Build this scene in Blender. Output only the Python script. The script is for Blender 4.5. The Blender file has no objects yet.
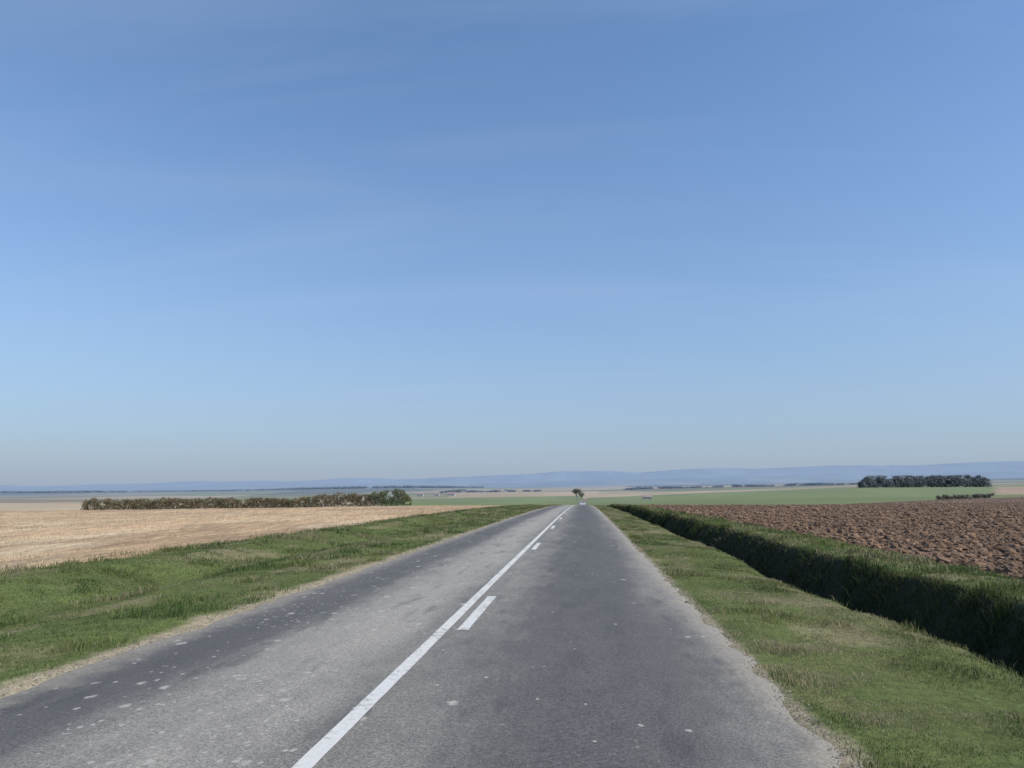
import bpy, math, numpy as np
from mathutils import Vector
rng=np.random.default_rng(7)
scene=bpy.context.scene
F=790.0; EYE=1.6
# ---------------------------------------------------------------- noise
def vnoise(x,y,s=0):
    ix=np.floor(x); iy=np.floor(y); fx=x-ix; fy=y-iy
    def h(a,b):
        v=np.sin(a*127.1+b*311.7+s*74.7)*43758.5453
        return v-np.floor(v)
    u=fx*fx*(3-2*fx); v=fy*fy*(3-2*fy)
    return (h(ix,iy)*(1-u)+h(ix+1,iy)*u)*(1-v)+(h(ix,iy+1)*(1-u)+h(ix+1,iy+1)*u)*v
def fbm(x,y,o=4,s=0):
    r=0;a=0.5;t=0
    for i in range(o):
        r=r+a*vnoise(x*2**i,y*2**i,s+i*3.1); t+=a; a*=.5
    return r/t
def ss(a,b,x):
    t=np.clip((x-a)/(b-a),0,1); return t*t*(3-2*t)
# ---------------------------------------------------------------- terrain height
PX=np.array([-200,0,200,400,583,700,850,1024,1250]); PA=(PX-583)/F
EY=np.array([600,900,1500,2500,4000,5200,7000,10000,12500,16000.])
EE=np.array([
 [-13,-13,-13,-12,-12,-8,-3,-1,0],
 [-10,-10,-10,-9,-8,-2,5,6,7],
 [-7,-7,-6,-4,-2,2,7,9,9],
 [-4,-4,-3,0,2,5,8,10,11],
 [-1,0,2,5,6,8,11,15,17],
 [-3,-3,0,2,4,6,9,12,14],
 [4,4,7,9,12,15,16,19,22],
 [2,3,4,7,12,14,16,20,22],
 [7,8,11,15,20,23,25,30,31],
 [-15,-15,-15,-15,-15,-15,-15,-15,-15.]])
def farh(x,y):
    yy=np.maximum(y,300.); a=np.clip(x/yy,PA[0],PA[-1])
    cols=np.stack([np.interp(a,PA,EE[i]) for i in range(len(EY))])
    ly=np.log(yy); L=np.log(EY)
    k=np.clip(np.searchsorted(L,ly)-1,0,len(L)-2)
    t=np.clip((ly-L[k])/(L[k+1]-L[k]),0,1); t=t*t*(3-2*t)
    c0=np.take_along_axis(cols,k[None],0)[0]; c1=np.take_along_axis(cols,(k+1)[None],0)[0]
    e=c0*(1-t)+c1*t
    e=e+(fbm(x/900.,y/1400.,4,5)-.5)*6*ss(2500,7000,y)
    return EYE+e/F*yy
def base(x,y):
    q=np.clip(y-40,0,None)
    k=5.8e-5
    q1=np.minimum(q,360); z=-k*q1*q1-(q-q1)*.01
    z=z-0.019*np.clip(-x-32,0,300)*ss(40,150,y)
    z=z+6.6*ss(25,220,x)*ss(90,400,y)
    x=np.asarray(x,float)
    b=ss(380,620,y)
    return z*(1-b)+farh(np.atleast_1d(x).reshape(x.shape),y)*b
XP=[-14,-12,-11.0,-10.2,-9.2,-8.4,-7.4,-6,-5,-4.75,-4.55,1.42,1.6,2.5,3.6,4.0,4.7,5.45,6.15,6.6,8.0,9.0]
ZP=[-.12,-.10,.03,.05,-.12,-.25,-.08,.0,-.01,-.01,-.06,-.06,-.012,-.03,-.08,-.18,-.95,-1.0,.03,.10,.02,0]
def H(x,y):
    x=np.asarray(x,float); y=np.asarray(y,float)
    z=base(x,y)
    fade=1-ss(250,400,y)
    wob=(fbm(y/9,y*0,2,3)-.5)*.5
    onroad=ss(-5.2,-4.7,x)*(1-ss(1.6,2.0,x))
    z=z+np.interp(x+wob*(1-ss(-6,-4.9,x)*(1-ss(1.7,3,x))),XP,ZP)*fade
    lump=(fbm(x*1.1,y*1.1,3,9)-.5)*.14+(fbm(x*.3,y*.3,2,19)-.5)*.14
    return z+lump*(1-onroad)*fade
# ---------------------------------------------------------------- mesh helper
def np_mesh(name,V,polys,mat,col=None,smooth=False,extra=None):
    me=bpy.data.meshes.new(name)
    V=np.asarray(V,np.float32)
    me.vertices.add(len(V)); me.vertices.foreach_set("co",V.ravel())
    idx=np.concatenate([p.ravel() for p in polys]).astype(np.int32)
    sizes=np.concatenate([np.full(len(p),p.shape[1],np.int32) for p in polys])
    st=np.concatenate([[0],np.cumsum(sizes)[:-1]]).astype(np.int32)
    me.loops.add(len(idx)); me.loops.foreach_set("vertex_index",idx)
    me.polygons.add(len(sizes)); me.polygons.foreach_set("loop_start",st)
    me.polygons.foreach_set("use_smooth",np.full(len(sizes),smooth))
    me.update(calc_edges=True); me.validate()
    if col is not None:
        a=me.color_attributes.new("Col",'FLOAT_COLOR','POINT')
        c=np.ones((len(V),4),np.float32); c[:,:3]=col
        a.data.foreach_set("color",c.ravel())
    if extra:
        for k,v in extra.items():
            a=me.attributes.new(k,'FLOAT','POINT'); a.data.foreach_set("value",np.asarray(v,np.float32))
    ob=bpy.data.objects.new(name,me); scene.collection.objects.link(ob)
    me.materials.append(mat)
    return ob
# ---------------------------------------------------------------- node helper
class M:
    def __init__(s,name):
        s.m=bpy.data.materials.new(name); s.m.use_nodes=True; s.t=s.m.node_tree
        s.t.nodes.clear(); s.out=s.t.nodes.new('ShaderNodeOutputMaterial')
        s.tc=s.t.nodes.new('ShaderNodeTexCoord').outputs['Object']
    def n(s,ty,**k):
        nd=s.t.nodes.new(ty)
        for a,v in k.items(): setattr(nd,a,v)
        return nd
    def set(s,sock,v):
        if isinstance(v,bpy.types.NodeSocket): s.t.links.new(v,sock)
        else:
            if isinstance(v,tuple) and len(v)==3 and sock.type=='RGBA': v=v+(1,)
            sock.default_value=v
    def math(s,op,a,b=0,c=0,clamp=False):
        nd=s.n('ShaderNodeMath',operation=op,use_clamp=clamp)
        s.set(nd.inputs[0],a); s.set(nd.inputs[1],b); s.set(nd.inputs[2],c); return nd.outputs[0]
    def mix(s,f,a,b,mode='MIX'):
        nd=s.n('ShaderNodeMix',data_type='RGBA',blend_type=mode)
        s.set(nd.inputs[0],f); s.set(nd.inputs[6],a); s.set(nd.inputs[7],b); return nd.outputs[2]
    def noise(s,scale,detail=3,rough=.55,vec=None,stretch=None):
        v=vec or s.tc
        if stretch:
            mp=s.n('ShaderNodeMapping'); s.set(mp.inputs[0],v); mp.inputs['Scale'].default_value=stretch; v=mp.outputs[0]
        nd=s.n('ShaderNodeTexNoise'); s.set(nd.inputs['Vector'],v); nd.inputs['Scale'].default_value=scale
        nd.inputs['Detail'].default_value=detail; nd.inputs['Roughness'].default_value=rough; return nd.outputs[0]
    def ramp(s,f,pts,interp='LINEAR'):
        nd=s.n('ShaderNodeValToRGB'); s.set(nd.inputs[0],f); cr=nd.color_ramp; cr.interpolation=interp
        while len(cr.elements)<len(pts): cr.elements.new(.5)
        for e,(p,c) in zip(cr.elements,pts):
            e.position=p; e.color=(c,c,c,1) if not isinstance(c,tuple) else c+(1,)
        return nd.outputs[0]
    def rng(s,f,a,b,c,d):
        nd=s.n('ShaderNodeMapRange'); nd.clamp=True
        for i,v in enumerate((f,a,b,c,d)): s.set(nd.inputs[i],v)
        return nd.outputs[0]
    def attr(s,name,o='Color'):
        nd=s.n('ShaderNodeAttribute',attribute_name=name); return nd.outputs[o]
    def xyz(s):
        nd=s.n('ShaderNodeSeparateXYZ'); s.set(nd.inputs[0],s.tc); return nd.outputs
    def pbr(s,col,rough=.9,spec=.2,bump=None,dist=.01,strength=1):
        p=s.n('ShaderNodeBsdfPrincipled'); s.set(p.inputs['Base Color'],col); s.set(p.inputs['Roughness'],rough)
        p.inputs['Specular IOR Level'].default_value=spec
        if bump is not None:
            b=s.n('ShaderNodeBump'); b.inputs['Distance'].default_value=dist; b.inputs['Strength'].default_value=strength
            s.set(b.inputs['Height'],bump); s.set(p.inputs['Normal'],b.outputs[0])
        s.t.links.new(p.outputs[0],s.out.inputs[0]); return s.m
def foliage(name,trans=.3):
    m=M(name); c=m.attr("Col")
    d=m.n('ShaderNodeBsdfPrincipled'); m.set(d.inputs['Base Color'],c); d.inputs['Roughness'].default_value=.65
    d.inputs['Specular IOR Level'].default_value=.2
    t=m.n('ShaderNodeBsdfTranslucent'); m.set(t.inputs[0],c)
    x=m.n('ShaderNodeMixShader'); x.inputs[0].default_value=trans
    m.t.links.new(d.outputs[0],x.inputs[1]); m.t.links.new(t.outputs[0],x.inputs[2]); m.t.links.new(x.outputs[0],m.out.inputs[0])
    return m.m
# ---------------------------------------------------------------- ground sheet
def grow(start,stop,step,rate):
    o=[];v=start;s=step
    while v<stop: o.append(v); v+=s; s=max(s,abs(v)*rate)
    o.append(stop); return o
xr=grow(15,14000,.1,.022); xs=np.array([-v for v in xr[::-1]]+list(np.arange(-14.9,14.95,.1))+xr)
ys=np.array(list(np.arange(-60,0,2.0))+grow(0,16000,.15,.012))
X,Y=np.meshgrid(xs,ys); X=X.ravel();Y=Y.ravel()
Z=H(X,Y)
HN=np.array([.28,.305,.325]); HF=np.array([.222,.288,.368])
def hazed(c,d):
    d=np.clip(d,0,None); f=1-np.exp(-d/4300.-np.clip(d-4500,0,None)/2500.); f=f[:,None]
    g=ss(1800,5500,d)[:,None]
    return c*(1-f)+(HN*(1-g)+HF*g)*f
STUB=np.array([.455,.32,.195]); PLOW=np.array([.178,.116,.077])
def ground_color(X,Y):
    n=len(X); A=X/np.maximum(Y,1.)
    G=np.array([.095,.118,.038]); 
    c=np.tile(G,(n,1))*(0.7+.6*fbm(X*.8,Y*.8,3,2))[:,None]
    bare=ss(.55,.68,fbm(X*.7,Y*.4,3,6))[:,None]*.6
    c=c*(1-bare)+np.array([.24,.20,.12])*bare
    ditch_shade=(ss(4.0,4.4,X)*(1-ss(6.1,6.4,X)))[:,None]
    c=c*(1-ditch_shade)+np.array([.035,.036,.018])*ditch_shade  # shade of the ditch wall painted into the ground colour
    e=(fbm(X*1.5,Y*1.5,3,21)-.5)*1.2
    stub=ss(-11.7,-12.3,X+e*.9)
    n1=fbm(X*.09,Y*.09,4,31); n2=fbm(X*.03,Y*.012,3,36)
    st=STUB*(.50+.55*n1+.45*n2)[:,None]
    brown=ss(.46,.66,fbm(X*.22,Y*.07,4,37))[:,None]*.6
    st=st*(1-brown)+np.array([.30,.205,.125])*brown
    pale=ss(.50,.7,fbm(X*.3,Y*.12,3,34))*(1-ss(25,90,Y)*.8)
    st=st*(1-.6*pale[:,None])+np.array([.58,.47,.32])*.6*pale[:,None]
    c=c*(1-stub[:,None])+st*stub[:,None]
    plow=ss(8.0,8.5,X+e*.6)*(1-ss(360,362,Y-.1*X))
    pl=PLOW*(.7+.6*fbm(X*.06,Y*.03,3,41))[:,None]
    c=c*(1-plow[:,None])+pl*plow[:,None]
    sh=np.maximum(ss(-4.98,-4.80,X+e*.25),0)*(1-ss(1.58,1.70,X+e*.2))
    c=c*(1-sh[:,None])+np.array([.32,.27,.19])*sh[:,None]
    far=ss(360,362,Y-.1*X)*(X>5)+ (X<=5)*ss(330,335,Y)
    far=np.clip(far,0,1)
    pal=np.array([[.14,.165,.075],[.33,.26,.17],[.20,.15,.10],[.12,.16,.06],[.28,.23,.15],[.10,.12,.055],[.37,.29,.19],[.20,.185,.11]])
    wx=X+(Y*.25)+200*fbm(X/700,Y/700,2,81); wy=Y-X*.2+200*fbm(X/700,Y/700,2,82)
    cx=np.floor(wx/np.where(Y>2500,800,330)); cy=np.floor(wy/np.where(Y>2500,700,300))
    hh=np.sin(cx*12.9898+cy*78.233)*43758.5453; hh=hh-np.floor(hh)
    fc=pal[(hh*len(pal)).astype(int)%len(pal)]
    tx=(.75+.5*fbm(X/60,Y/150,4,43))[:,None]
    green=(X>5)&(Y<1150)
    fc=np.where(green[:,None],np.array([.145,.18,.065]),fc)
    tan=(A>.49)&(Y>600)&(Y<905)
    fc=np.where(tan[:,None],np.array([.34,.24,.16]),fc)
    g2=(A>-.26)&(A<0)&(Y>330)&(Y<1350+600*A); fc=np.where(g2[:,None],np.array([.14,.18,.06]),fc)
    t2=(A>-.17)&(A<.02)&(Y>=1350+600*A)&(Y<2300); fc=np.where(t2[:,None],np.array([.38,.28,.175]),fc)
    cr=(A<=-.26)&(Y<1050+300*A); fc=np.where(cr[:,None],np.array([.42,.33,.215]),fc)
    fc=fc*tx
    wood=ss(.54,.58,fbm(X/500.,Y/700.,3,77))*ss(1700,2400,Y)
    wood=np.maximum(wood,ss(.42,.50,fbm(X/1300.,Y/700.,3,79))*ss(3300,3600,Y)*(1-ss(4300,4600,Y)))
    wood=np.maximum(wood,ss(.40,.5,fbm(X/900.,Y/1500.,3,78))*ss(5500,6500,Y))
    fc=fc*(1-wood[:,None])+np.array([.035,.05,.04])*wood[:,None]
    c=c*(1-far[:,None])+fc*far[:,None]
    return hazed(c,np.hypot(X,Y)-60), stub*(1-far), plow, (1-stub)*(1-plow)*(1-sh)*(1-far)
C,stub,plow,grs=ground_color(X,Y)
nx,ny=len(xs),len(ys)
i=np.arange(nx-1)[None,:]+np.arange(ny-1)[:,None]*nx; i=i.ravel()
quads=np.stack([i,i+1,i+1+nx,i+nx],1)
m=M("ground_soil_and_grass")
base_c=m.attr("Col"); fs=m.attr("stub","Fac"); fp=m.attr("plow","Fac")
fine=m.noise(9,5,.7); med=m.noise(1.2,4,.6)
rows=m.noise(1.0,4,.65,stretch=(3.2,.18,1))
rowsp=m.noise(1.6,4,.7,stretch=(2.2,.5,1))
k=m.rng(fine,.3,.7,.65,1.35)
c1=m.mix(1,base_c,k,'MULTIPLY')
ks=m.rng(rows,.3,.7,.55,1.35); c2=m.mix(fs,c1,m.mix(1,c1,ks,'MULTIPLY'))
kp=m.rng(rowsp,.3,.7,.55,1.3); c3=m.mix(fp,c2,m.mix(1,c2,kp,'MULTIPLY'))
bmp=m.math('ADD',fine,m.math('MULTIPLY',med,1.5))
gm=m.pbr(c3,.95,.1,bmp,.05,.6)
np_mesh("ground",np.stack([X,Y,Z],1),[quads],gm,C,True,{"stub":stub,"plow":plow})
# ---------------------------------------------------------------- road
rys=np.array(list(np.arange(-60,0,1.0))+grow(0,900,.12,.006))
rx=np.concatenate([[0,.02],np.linspace(.05,.95,19),[.98,1.0]])
RL,RR=-4.66,1.56
el=(fbm(rys*2.2,rys*0,4,51)-.5)*.26; er=(fbm(rys*2.6,rys*0+5,4,52)-.5)*.26
U,YY=np.meshgrid(rx,rys)
XX=(RL+el[:,None])*(1-U)+(RR+er[:,None])*U
def road_z(x,y):
    b=base(np.asarray(x,float),y); return b+.012+.03*np.clip(1-((x+1.55)/3.1)**2,0,1)
ZZ=road_z(XX.ravel(),YY.ravel())
nx2=len(rx); i=(np.arange(nx2-1)[None,:]+np.arange(len(rys)-1)[:,None]*nx2).ravel()
ZZ=ZZ.reshape(XX.shape); ZZ[:,0]-=.03; ZZ[:,-1]-=.03
m=M("asphalt")
x,y,z=m.xyz()
warp=m.math('MULTIPLY',m.math('SUBTRACT',m.noise(.5,3,.6,stretch=(1,.15,1)),.5),.9)
xw=m.math('ADD',x,warp)
prof=m.ramp(m.rng(xw,-4.8,1.7,0,1),[(0,.75),(.06,.35),(.17,.10),(.27,.75),(.40,.95),(.48,.5),(.56,.65),(.66,.25),(.8,.15),(.90,.5),(.97,.7),(1,.85)],'B_SPLINE')
patch=m.noise(.8,5,.65,stretch=(1.3,.22,1))
patch2=m.noise(2.2,6,.75,stretch=(1.2,.5,1))
v=m.math('ADD',m.math('MULTIPLY',prof,.66),m.math('ADD',m.math('MULTIPLY',patch,.46),m.math('MULTIPLY',patch2,.38)))
colA=m.ramp(v,[(.40,(.073,.072,.071)),(.66,(.116,.113,.107)),(1.05,(.29,.272,.238))])
agg=m.noise(130,2,.8); agg2=m.noise(42,4,.85)
colB=m.mix(1,colA,m.rng(agg,.3,.7,.5,1.55),'MULTIPLY')
colB=m.mix(1,colB,m.rng(agg2,.3,.7,.42,1.65),'MULTIPLY')
tar=m.rng(m.noise(1.7,4,.6,stretch=(1.5,.35,1)),.58,.68,0,.45)
colB=m.mix(tar,colB,(.060,.060,.061))
def chips(scale,off,dens,size,stretch):
    mp=m.n('ShaderNodeMapping'); m.set(mp.inputs[0],m.tc); mp.inputs['Location'].default_value=off; mp.inputs['Scale'].default_value=stretch
    vo=m.n('ShaderNodeTexVoronoi'); m.set(vo.inputs['Vector'],mp.outputs[0]); vo.inputs['Scale'].default_value=scale
    wn=m.n('ShaderNodeSeparateColor'); m.set(wn.inputs[0],vo.outputs['Color'])
    area=m.rng(m.noise(.6,3,.6),.44,.62,0.05,1)
    lft=m.rng(x,-.8,-2.8,.10,1)
    pick=m.math('LESS_THAN',wn.outputs[0],m.math('MULTIPLY',m.math('MULTIPLY',area,lft),dens))
    rad=m.math('MULTIPLY',wn.outputs[1],size)
    wob=m.math('MULTIPLY',m.math('SUBTRACT',m.noise(30,5,.8),.5),1.0)
    s_=m.rng(m.math('SUBTRACT',rad,m.math('ADD',vo.outputs['Distance'],wob)),-.03,.10,0,1)
    return m.math('MULTIPLY',pick,s_)
sp=m.math('MULTIPLY',m.math('MAXIMUM',chips(7,(0,0,0),.38,.42,(1,.6,1)),chips(19,(3,1,0),.42,.48,(1,.7,1))),.85)
colC=m.mix(sp,colB,(.43,.405,.36))
ne=m.math('MULTIPLY',m.math('SUBTRACT',m.noise(2.5,5,.7),.5),.8)
edl=m.rng(m.math('ADD',x,ne),-4.2,-4.6,0,.8)
edr=m.rng(m.math('ADD',x,ne),1.2,1.55,0,.7)
ed=m.math('MAXIMUM',edl,edr)
colC=m.mix(ed,colC,m.mix(1,(.32,.285,.23),m.rng(agg2,.3,.7,.55,1.4),'MULTIPLY'))
rough=m.rng(agg2,.3,.7,.75,.95)
am=m.pbr(colC,rough,.25,m.math('ADD',agg,agg2),.006,.8)
np_mesh("road",np.stack([XX.ravel(),YY.ravel(),ZZ.ravel()],1),[np.stack([i,i+1,i+1+nx2,i+nx2],1)],am,None,True)
# ---------------------------------------------------------------- painted lines
m=M("road_paint")
wear=m.noise(14,5,.75); wear2=m.noise(1.1,3,.6)
w=m.rng(m.math('ADD',m.math('MULTIPLY',wear,1.0),m.math('MULTIPLY',wear2,.5)),.78,.96,0,.85)
pc=m.mix(w,m.mix(m.noise(30,3,.7),(.50,.495,.46),(.70,.69,.65)),(.17,.165,.155))
pm=m.pbr(pc,.7,.3,m.noise(120,2,.7),.003,.7)
LV=[];LQ=[];o=0
def strip(x0,x1,y0,y1):
    global o
    n=max(2,int((y1-y0)/.25)) if y1<120 else max(2,int((y1-y0)/2))
    yy=np.linspace(y0,y1,n)
    a=x0+(fbm(yy*6,yy*0+x0,3,61)-.5)*.014; b=x1+(fbm(yy*6,yy*0+x1,3,62)-.5)*.014
    xx=np.stack([a,b],1); y2=np.stack([yy,yy],1)
    z=road_z(xx.ravel(),y2.ravel())+.005
    LV.append(np.stack([xx.ravel(),y2.ravel(),z],1))
    k=np.arange(n-1)*2+o; LQ.append(np.stack([k,k+1,k+3,k+2],1)); o+=2*n
strip(-1.68,-1.56,-60,60); strip(-1.68,-1.56,60,600)
yd=9.25-13*5
while yd<500: strip(-1.46,-1.33,yd,yd+3); yd+=13
np_mesh("road_marking",np.concatenate(LV),LQ,pm)
# ---------------------------------------------------------------- grass
def blades(name,x,y,h,w,col,mat,lean=.5,z=None):
    n=len(x); z=H(x,y) if z is None else z
    a=rng.uniform(0,2*np.pi,n); dx=np.cos(a)*w/2; dy=np.sin(a)*w/2
    la=rng.uniform(0,2*np.pi,n); ll=rng.uniform(.15,1,n)*lean*h; lx=np.cos(la)*ll; ly=np.sin(la)*ll
    V=np.empty((n,5,3),np.float32)
    V[:,0]=np.stack([x-dx,y-dy,z-.015],1); V[:,1]=np.stack([x+dx,y+dy,z-.015],1)
    V[:,2]=np.stack([x+lx*.35-dx*.8,y+ly*.35-dy*.8,z+h*.6],1); V[:,3]=np.stack([x+lx*.35+dx*.8,y+ly*.35+dy*.8,z+h*.6],1)
    V[:,4]=np.stack([x+lx,y+ly,z+h*rng.uniform(.75,1,n)],1)
    b=np.arange(n)*5
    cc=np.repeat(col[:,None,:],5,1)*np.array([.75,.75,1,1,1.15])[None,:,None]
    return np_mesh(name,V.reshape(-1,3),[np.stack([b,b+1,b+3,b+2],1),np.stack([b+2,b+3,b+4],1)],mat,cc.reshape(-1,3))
gmat=foliage("grass_blade",.35)
def logy(n,a,b): return a*np.exp(rng.uniform(0,1,n)*np.log(b/a))
GC=np.array([[.140,.165,.052],[.180,.190,.066],[.108,.145,.042],[.22,.205,.088],[.155,.155,.068]])
STR=np.array([[.44,.37,.22],[.36,.29,.165],[.50,.43,.28]])
def gcol(n,x,y,dry=.12,tint=(1,1,1)):
    c=GC[rng.integers(0,len(GC),n)]*rng.uniform(.72,1.28,n)[:,None]
    p=fbm(x*.45,y*.25,3,91); c=c*(.5+1.0*p)[:,None]*np.array(tint)
    t=ss(.42,.68,fbm(x*.8,y*.5,3,97))[:,None]; c=c*(1-t*np.array([.48,.32,.40]))
    dz=dry*(.3+3.2*ss(.45,.68,fbm(x*.9,y*.6,3,92)))
    s=rng.uniform(0,1,n)<dz
    c[s]=STR[rng.integers(0,3,s.sum())]*rng.uniform(.7,1.1,s.sum())[:,None]*(np.array(tint).min())
    return c
def verge(name,n,x0,x1,y0,y1,hb,wb,dry,lean=.7,tuft=1.,tint=(1,1,1)):
    y=logy(n,y0,y1); x=rng.uniform(x0,x1,n)
    edge=np.minimum(ss(x0,x0+.2,x),1-ss(x1-.3,x1,x))
    keep=rng.uniform(0,1,n)<(.12+.88*edge)*(.2+.8*ss(.3,.52,fbm(x*2.3,y*2.3,2,95)))
    x=x[keep];y=y[keep];e=edge[keep];n=len(x)
    t=fbm(x*1.6,y*1.6,3,93); t2=fbm(x*.5,y*.3,2,94)
    h=hb*(.4+tuft*1.6*ss(.50,.78,t)+.5*t2)*rng.uniform(.6,1.25,n)*(.45+.55*e)
    w=wb*(y/6)**.75*rng.uniform(.7,1.3,n)
    return blades(name,x,y,h,w,gcol(n,x,y,dry,tint),gmat,lean)
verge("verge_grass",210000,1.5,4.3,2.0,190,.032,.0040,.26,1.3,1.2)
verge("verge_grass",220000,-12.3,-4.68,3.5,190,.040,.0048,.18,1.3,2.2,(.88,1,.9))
verge("ditch_grass",90000,6.0,8.4,3.0,190,.085,.006,.14,1.1,1.2,(.92,1,.92))
verge("ditch_grass",60000,4.9,6.35,2.0,190,.16,.007,.16,.9,1.0,(.46,.52,.42))  # dark tint puts the ditch wall's shade into the blade colour
verge("ditch_grass",14000,3.9,4.6,2.0,120,.07,.005,.2,.9,.9)
verge("dry_grass",12000,-12.8,-11.4,8,150,.10,.006,1.0,.8)
# ---------------------------------------------------------------- stubble
smat=foliage("straw",.15)
n=100000; y=logy(n,9,220); x=-12.1-rng.uniform(0,1,n)**1.3*(y*.85+3)
r=np.round(x/.18)*.18+rng.normal(0,.02,n); r=np.where(y<60,r,x)
p=fbm(r*.25,y*.12,3,33); p2=fbm(r*.22,y*.07,4,37); kp=rng.uniform(0,1,n)<(ss(.3,.65,p)*.9+.1)*(1-.75*ss(.46,.66,p2))
x=r[kp];y=y[kp];n=len(x)
c=np.array([.57,.44,.275])*rng.uniform(.55,1.25,n)[:,None]
blades("crop_stubble",x,y,rng.uniform(.03,.12,n),.007*(y/12)**.8,hazed(c,y-60.),smat,1.2)
# ---------------------------------------------------------------- clods
t=(1+5**.5)/2
IV=np.array([[-1,t,0],[1,t,0],[-1,-t,0],[1,-t,0],[0,-1,t],[0,1,t],[0,-1,-t],[0,1,-t],[t,0,-1],[t,0,1],[-t,0,-1],[-t,0,1]])/np.hypot(1,t)
IF=np.array([[0,11,5],[0,5,1],[0,1,7],[0,7,10],[0,10,11],[1,5,9],[5,11,4],[11,10,2],[10,7,6],[7,1,8],[3,9,4],[3,4,2],[3,2,6],[3,6,8],[3,8,9],[4,9,5],[2,4,11],[6,2,10],[8,6,7],[9,8,1]])
def clods(name,x,y,s,col,mat,flat=.65,z=None,sink=.25):
    n=len(x); z=H(x,y) if z is None else z
    a=rng.uniform(0,6.28,n); ca,sa=np.cos(a),np.sin(a)
    P=IV[None]*rng.uniform(.6,1.3,(n,12,1))*s[:,None,None]*np.stack([rng.uniform(.8,1.5,n),rng.uniform(.7,1.1,n),np.full(n,flat)],1)[:,None,:]
    Q=P.copy(); Q[...,0]=P[...,0]*ca[:,None]-P[...,1]*sa[:,None]; Q[...,1]=P[...,0]*sa[:,None]+P[...,1]*ca[:,None]
    Q+=np.stack([x,y,z+s*sink],1)[:,None,:]
    f=IF[None]+(np.arange(n)*12)[:,None,None]
    cc=np.repeat(col[:,None,:],12,1)*rng.uniform(.88,1.12,(n,12,1))
    return np_mesh(name,Q.reshape(-1,3),[f.reshape(-1,3)],mat,cc.reshape(-1,3))
m=M("clod_soil"); cm=m.pbr(m.mix(1,m.attr("Col"),m.rng(m.noise(25,3,.7),.3,.7,.7,1.3),'MULTIPLY'),.95,.1,m.noise(40,3,.7),.02,.8)
n=75000; y=logy(n,9,330); x=8.2+rng.uniform(0,1,n)**1.15*(y*.80+1)
x=np.where(y<90,np.round(x/.42)*.42+rng.normal(0,.11,n),x)
s=rng.gamma(2.0,.017,n)*(y/14)**.3+.010
c=PLOW*rng.uniform(.75,1.35,n)[:,None]
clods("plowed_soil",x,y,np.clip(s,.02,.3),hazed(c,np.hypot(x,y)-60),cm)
n=4500; y=logy(n,2.5,60); side=rng.uniform(0,1,n)<.45
x=np.where(side,rng.normal(1.57,.06,n),rng.normal(-4.68,.07,n))
clods("roadside_gravel",x,y,rng.uniform(.003,.010,n)*(y/8)**.3,np.array([.30,.27,.21])*rng.uniform(.6,1.4,n)[:,None],cm,.6,z=base(x,y)+.003,sink=.3)
# ---------------------------------------------------------------- woody masses
bmat=foliage("twigs_and_leaves",.15)
def bush_mass(name,path,height,depth,n,size,cols,dist,twigs=.5,top=.35,scale=3.,gapk=.34):
    path=np.array(path,float)
    seg=np.hypot(*np.diff(path,axis=0).T); L=np.concatenate([[0],np.cumsum(seg)])
    def at(u): return np.interp(u,L,path[:,0]),np.interp(u,L,path[:,1])
    u=rng.uniform(0,L[-1],n); off=rng.normal(0,.4,n)*depth
    px,py=at(u)
    d=(path[-1]-path[0])/L[-1]; nx_,ny_=-d[1],d[0]
    hh=height(u/L[-1])*(1-top+2*top*fbm(u/scale,off/scale+3,3,71))*(1-.25*(off/depth)**2)
    q=rng.uniform(0,1,n)**.75
    gap=fbm(u/(scale*.35),q*hh/(scale*.3),3,72)
    keep=(gap>gapk+.12*q)
    u,off,hh,q,px,py=[v[keep] for v in (u,off,hh,q,px,py)]; n=len(u)
    x=px+nx_*off; y=py+ny_*off; z=H(x,y)+q*hh
    tw=rng.uniform(0,1,n)<twigs
    V=np.empty((n,4,3)); s=size*rng.uniform(.5,1.4,n)
    a=rng.normal(0,1,(n,3)); a[:,2]=np.where(tw,np.abs(a[:,2])+1.8,a[:,2]*.6); a/=np.linalg.norm(a,axis=1)[:,None]
    b=np.cross(a,rng.normal(0,1,(n,3))); b/=np.linalg.norm(b,axis=1)[:,None]
    la=np.where(tw,s*2.2,s)[:,None]; lb=np.where(tw,s*.22,s*.7)[:,None]
    P=np.stack([x,y,z],1)
    V[:,0]=P-a*la-b*lb*.6; V[:,1]=P+b*lb-a*la*.2; V[:,2]=P+a*la; V[:,3]=P-b*lb
    V[...,2]=np.maximum(V[...,2],(H(x,y)-.1)[:,None])
    ci=cols(u/L[-1],q,n); cl=fbm(u/scale*1.5,q*3,3,73)
    c=ci*(.6+.8*cl)[:,None]*rng.uniform(.8,1.2,n)[:,None]
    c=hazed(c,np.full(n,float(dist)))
    k=np.arange(n)*4
    return np_mesh(name,V.reshape(-1,3),[np.stack([k,k+1,k+2,k+3],1)],bmat,np.repeat(c[:,None],4,1).reshape(-1,3))
def hedge_cols(u,q,n):
    c=np.tile(np.array([.25,.18,.11]),(n,1))
    g=rng.uniform(0,1,n)<(.35+.6*ss(.86,.90,u)+.2*(q<.3)); c[g]=np.array([.10,.125,.042])
    return c
hedge_h=lambda u: (2.2+.25*np.sin(u*9)+.4*ss(.86,.9,u))*(1-.5*ss(.975,1,u))
bush_mass("hedge",[(-98.5,150),(-64,151),(-32.5,149)],hedge_h,1.2,46000,.12,hedge_cols,300,.6,.30,scale=2.0,gapk=.27)
bush_mass("hedge",[(148,350),(172,352)],lambda u:1.7+0*u,1.5,4000,.25,lambda u,q,n:np.tile(np.array([.14,.11,.085]),(n,1)),800,.5,.3)
wc=lambda u,q,n:np.tile(np.array([.09,.09,.08]),(n,1))
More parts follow.
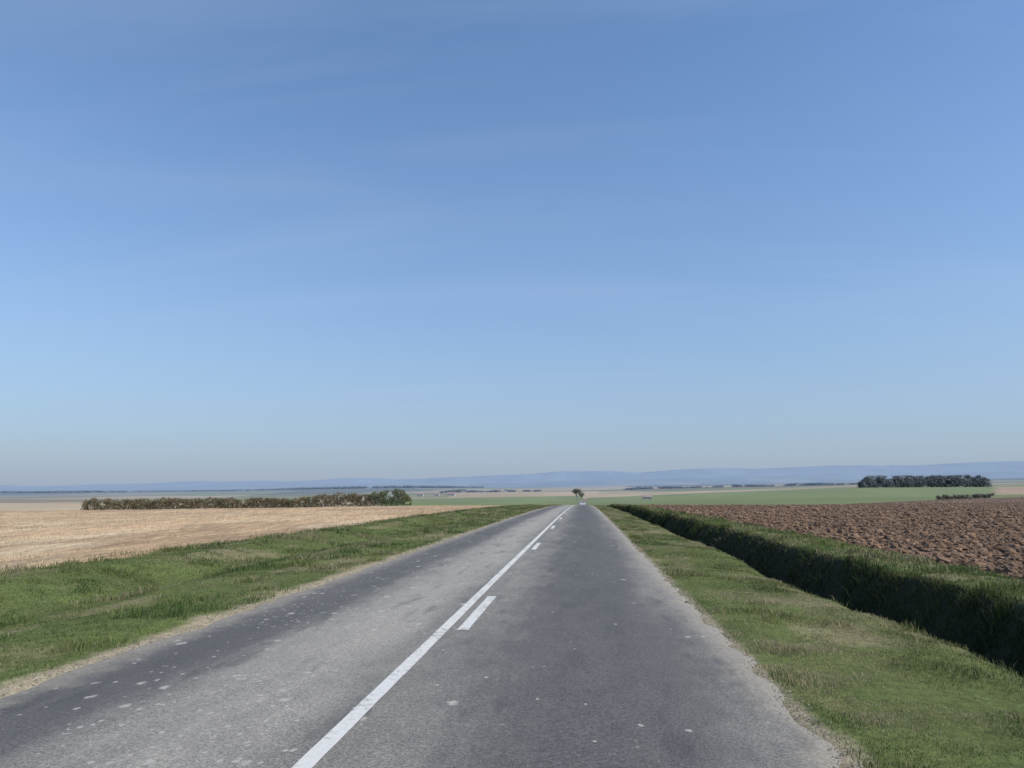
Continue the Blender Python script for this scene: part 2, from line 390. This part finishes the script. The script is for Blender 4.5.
bush_mass("distant_woodland",[(301,900),(370,905),(432,895)],lambda u:12.5*(.5+.5*ss(0,.08,u))*(1-.35*ss(.93,1,u)),14,30000,.75,wc,2800,.45,.10,scale=9.)
bush_mass("distant_woodland",[(-3100,4000),(-2000,4050),(-500,4000)],lambda u:7*np.clip(np.sin(u*9+1)+.5,0.1,1)+2,40,26000,3,wc,7000,.4,.2,scale=60.,gapk=.2)
bush_mass("distant_woodland",[(-420,2300),(-120,2300)],lambda u:4+4*np.sin(u*7)**2,20,6000,1.5,wc,6000,.4,.4,scale=30.)
bush_mass("distant_woodland",[(120,2400),(900,2500)],lambda u:4+3*np.sin(u*11)**2,20,14000,1.5,wc,6300,.4,.45,scale=40.)
# ---------------------------------------------------------------- roadside trees far down the road
def tube(V,Fq,p0,p1,r0,r1,k=6):
    d=Vector(p1)-Vector(p0); q=d.to_track_quat('Z','Y'); b=len(V)
    for p,r in ((p0,r0),(p1,r1)):
        for j in range(k):
            a=j*2*math.pi/k; v=Vector(p)+q@Vector((math.cos(a)*r,math.sin(a)*r,0)); V.append(tuple(v))
    for j in range(k): Fq.append((b+j,b+(j+1)%k,b+k+(j+1)%k,b+k+j))
m=M("bark"); bark=m.pbr(m.mix(m.noise(6,4),(.16,.15,.14),(.26,.25,.24)),.95,.1)
def tree(x,y,ht,cr,col):
    z=float(H(np.array([x]),np.array([y]))[0]); e=bpy.data.objects.new("tree",None); scene.collection.objects.link(e)
    V=[];Q=[];tips=[]
    def br(p,d,l,r,lev):
        q=p+d*l; tube(V,Q,tuple(p),tuple(q),r,r*.65); tips.append(q)
        if lev==0: return
        for _ in range(4):
            nd=(d+Vector(rng.normal(0,.30,3))).normalized(); nd.z=abs(nd.z)*.9+.3; nd.normalize(); br(q,nd,l*.74,r*.6,lev-1)
    br(Vector((x,y,z-.2)),Vector((0,0,1)),ht*.27,ht*.022,4)
    t=np_mesh("trunk_and_branches",np.array(V),[np.array(Q)],bark); t.parent=e
    T=np.array([list(q) for q in tips[1:]]); n=4500
    P=T[rng.integers(0,len(T),n)]+rng.normal(0,cr*.16,(n,3)); s=.28*rng.uniform(.5,1.5,(n,1))
    a=rng.normal(0,1,(n,3));a/=np.linalg.norm(a,axis=1)[:,None]; b=np.cross(a,rng.normal(0,1,(n,3))); b/=np.linalg.norm(b,axis=1)[:,None]
    W=np.stack([P-a*s,P+b*s*.7,P+a*s,P-b*s*.7],1); k=np.arange(n)*4
    c=hazed(np.array(col)*rng.uniform(.6,1.4,n)[:,None],np.full(n,2000.))
    l=np_mesh("crown",W.reshape(-1,3),[np.stack([k,k+1,k+2,k+3],1)],bmat,np.repeat(c[:,None],4,1).reshape(-1,3)); l.parent=e
tree(-7,900,16,5,(.26,.25,.17)); tree(-2.5,960,11,4,(.26,.25,.17))
# ---------------------------------------------------------------- distant farmhouses
m=M("hazy_plaster_wall"); wall_m=m.pbr(m.mix(m.noise(2,4),(.38,.38,.38),(.46,.45,.44)),.9,.2)  # distance haze is mixed into the wall and roof colours
m=M("hazy_roof_tile"); roof_m=m.pbr(m.mix(m.noise(3,4),(.27,.22,.22),(.31,.25,.24)),.9,.2)
m=M("dark_glass"); glass_m=m.pbr((.03,.035,.04),.2,.5)
m=M("hazy_glass"); hglass=m.pbr(m.mix(m.noise(2),(.20,.21,.23),(.23,.24,.26)),.4,.4)
def box(name,c,s,mat,par,rot=0):
    V=np.array([[a*s[0]/2,b*s[1]/2,d*s[2]/2] for a in(-1,1) for b in(-1,1) for d in(-1,1)])
    R=np.array([[math.cos(rot),-math.sin(rot),0],[math.sin(rot),math.cos(rot),0],[0,0,1]]); V=V@R.T+np.array(c)
    ob=np_mesh(name,V,[np.array([[0,1,3,2],[4,6,7,5],[0,4,5,1],[2,3,7,6],[0,2,6,4],[1,5,7,3]])],mat); ob.parent=par; return ob
def house(x,y,w,d,h,rh):
    z=float(H(np.array([x]),np.array([y]))[0]); e=bpy.data.objects.new("farmhouse",None); scene.collection.objects.link(e)
    box("walls",(x,y,z+h/2-.3),(w,d,h+.6),wall_m,e)
    V=np.array([[x-w/2-.3,y-d/2-.4,z+h+.01],[x+w/2+.3,y-d/2-.4,z+h+.01],[x+w/2+.3,y+d/2+.4,z+h+.01],[x-w/2-.3,y+d/2+.4,z+h+.01],[x-w/2-.3,y,z+h+rh],[x+w/2+.3,y,z+h+rh]])
    r=np_mesh("roof",V,[np.array([[0,1,5,4],[2,3,4,5],[3,2,1,0]]),np.array([[0,4,3],[1,2,5]])],roof_m); r.parent=e
    for k in range(int(w//3)):
        box("window",(x-w/2+1.8+k*3,y-d/2-.03,z+h*.55),(1.0,.1,1.2),hglass,e)
    box("door",(x+w/2-1.0,y-d/2-.03,z+1),(.9,.12,2),bark,e)
for a in [(-330,1600,13,8,4.5,3.6),(-303,1640,10,7,4,3.2),(-270,1620,16,8,4.5,3.6),(60,760,8,6,2.6,2.2)]: house(*a)
# ---------------------------------------------------------------- small car far along the road
def car(x,y):
    z=float(base(np.array([x]),np.array([y]))[0])+.05; e=bpy.data.objects.new("car",None); scene.collection.objects.link(e)
    m=M("car_paint"); pm=m.pbr(m.mix(m.noise(3),(.5,.5,.52),(.55,.55,.57)),.35,.5)
    prof=[(-2.0,.35),(-2.05,.75),(-1.9,.98),(-1.0,1.05),(-.4,1.45),(1.1,1.47),(1.75,1.05),(2.0,.95),(2.05,.4)]
    V=[];n=len(prof)
    for s in(-1,1):
        for (a,b) in prof: V.append((x+s*(.86 if b<1.2 else .66),y-a,z+b))
    q=[(i,i+1,n+i+1,n+i) for i in range(n-1)]+[(n-1,0,n,2*n-1)]
    o1=np_mesh("body",np.array(V),[np.array(q),np.array([list(range(n)),list(range(2*n-1,n-1,-1))])],pm); o1.parent=e
    box("windscreen",(x,y+.72,z+1.24),(1.25,.5,.3),glass_m,e); box("rear_window",(x,y-1.42,z+1.24),(1.25,.3,.3),glass_m,e)
    for sx in(-1,1):
        for sy in(-1.25,1.3):
            WV=[];WQ=[]; tube(WV,WQ,(x+sx*.68,y+sy,z+.32),(x+sx*.88,y+sy,z+.32),.32,.32,16)
            w=np_mesh("wheel",np.array(WV),[np.array(WQ),np.array([list(range(16))[::-1],list(range(16,32))])],glass_m); w.parent=e
car(-.1,262)
# ---------------------------------------------------------------- light
AZ,EL=math.radians(105),math.radians(42)
d=Vector((math.sin(AZ)*math.cos(EL),math.cos(AZ)*math.cos(EL),math.sin(EL)))
sun=bpy.data.lights.new("sun",'SUN'); sun.energy=4.6; sun.angle=math.radians(.5); sun.color=(1,.93,.82)
so=bpy.data.objects.new("sun",sun); so.rotation_euler=d.to_track_quat('Z','Y').to_euler(); scene.collection.objects.link(so)
w=bpy.data.worlds.new("World"); scene.world=w; w.use_nodes=True; nt=w.node_tree; nt.nodes.clear()
N=nt.nodes.new; Lk=nt.links.new
def wmath(op,a,b):
    nd=N('ShaderNodeMath'); nd.operation=op
    for s_,v_ in zip(nd.inputs,(a,b)):
        if isinstance(v_,bpy.types.NodeSocket): Lk(v_,s_)
        else: s_.default_value=v_
    return nd.outputs[0]
def wmix(f,a,b,mode='MIX'):
    nd=N('ShaderNodeMix'); nd.data_type='RGBA'; nd.blend_type=mode
    for s_,v_ in ((nd.inputs[0],f),(nd.inputs[6],a),(nd.inputs[7],b)):
        if isinstance(v_,bpy.types.NodeSocket): Lk(v_,s_)
        else: s_.default_value=v_
    return nd.outputs[2]
sky=N('ShaderNodeTexSky'); sky.sky_type='NISHITA'; sky.sun_disc=False; sky.sun_elevation=EL; sky.sun_rotation=AZ
sky.air_density=1.0; sky.dust_density=0.6; sky.ozone_density=1.5; sky.altitude=0
tc=N('ShaderNodeTexCoord'); sep=N('ShaderNodeSeparateXYZ'); Lk(tc.outputs['Generated'],sep.inputs[0])
zz=wmath('MAXIMUM',sep.outputs[2],0.0); zc=wmath('ADD',zz,.15)
dv=N('ShaderNodeVectorMath');dv.operation='DIVIDE';Lk(tc.outputs['Generated'],dv.inputs[0])
cb=N('ShaderNodeCombineXYZ'); [Lk(zc,cb.inputs[i]) for i in range(3)]; Lk(cb.outputs[0],dv.inputs[1])
def cirrus(rot,scl,scale,lo,hi,amt):
    mp=N('ShaderNodeMapping'); mp.inputs['Rotation'].default_value=(0,0,rot); mp.inputs['Scale'].default_value=scl; Lk(dv.outputs[0],mp.inputs[0])
    no=N('ShaderNodeTexNoise'); no.inputs['Scale'].default_value=scale; no.inputs['Detail'].default_value=7; no.inputs['Roughness'].default_value=.52; no.inputs['Distortion'].default_value=.7; Lk(mp.outputs[0],no.inputs['Vector'])
    mr=N('ShaderNodeMapRange'); mr.interpolation_type='SMOOTHSTEP'; mr.inputs[1].default_value=lo; mr.inputs[2].default_value=hi; mr.inputs[3].default_value=0; mr.inputs[4].default_value=amt; Lk(no.outputs[0],mr.inputs[0]); return mr.outputs[0]
c1=cirrus(-.5,(.25,1.2,1),1.3,.42,.80,.26)
c2=cirrus(-.75,(.4,2.6,1),1.6,.5,.8,.15)
cl=wmath('MAXIMUM',c1,c2)
cl=wmath('MULTIPLY',cl,wmath('SUBTRACT',1.0,wmath('EXPONENT',wmath('MULTIPLY',zz,-14.),0)))
blue=wmix(1.0,sky.outputs[0],(.93,1.20,1.43,1),'MULTIPLY')
hz=wmath('MULTIPLY',wmath('EXPONENT',wmath('MULTIPLY',zz,-4.6),0),.97)
fin0=wmix(hz,blue,(2.8,3.3,4.35,1))
fin=wmix(cl,fin0,(3.5,4.4,6.1,1))
bg=N('ShaderNodeBackground'); bg.inputs[1].default_value=.12; Lk(fin,bg.inputs[0])
wo=N('ShaderNodeOutputWorld'); Lk(bg.outputs[0],wo.inputs[0])
# ---------------------------------------------------------------- camera
cam=bpy.data.cameras.new("camera"); cam.lens=790/1024*36; cam.sensor_width=36; cam.clip_end=40000; cam.clip_start=.05
co=bpy.data.objects.new("camera",cam); co.location=(0,0,EYE)
co.rotation_euler=(math.radians(90+7.85),0,math.radians(5.1)); scene.collection.objects.link(co); scene.camera=co
scene.view_settings.view_transform='Standard'; scene.view_settings.look='None'; scene.view_settings.exposure=0
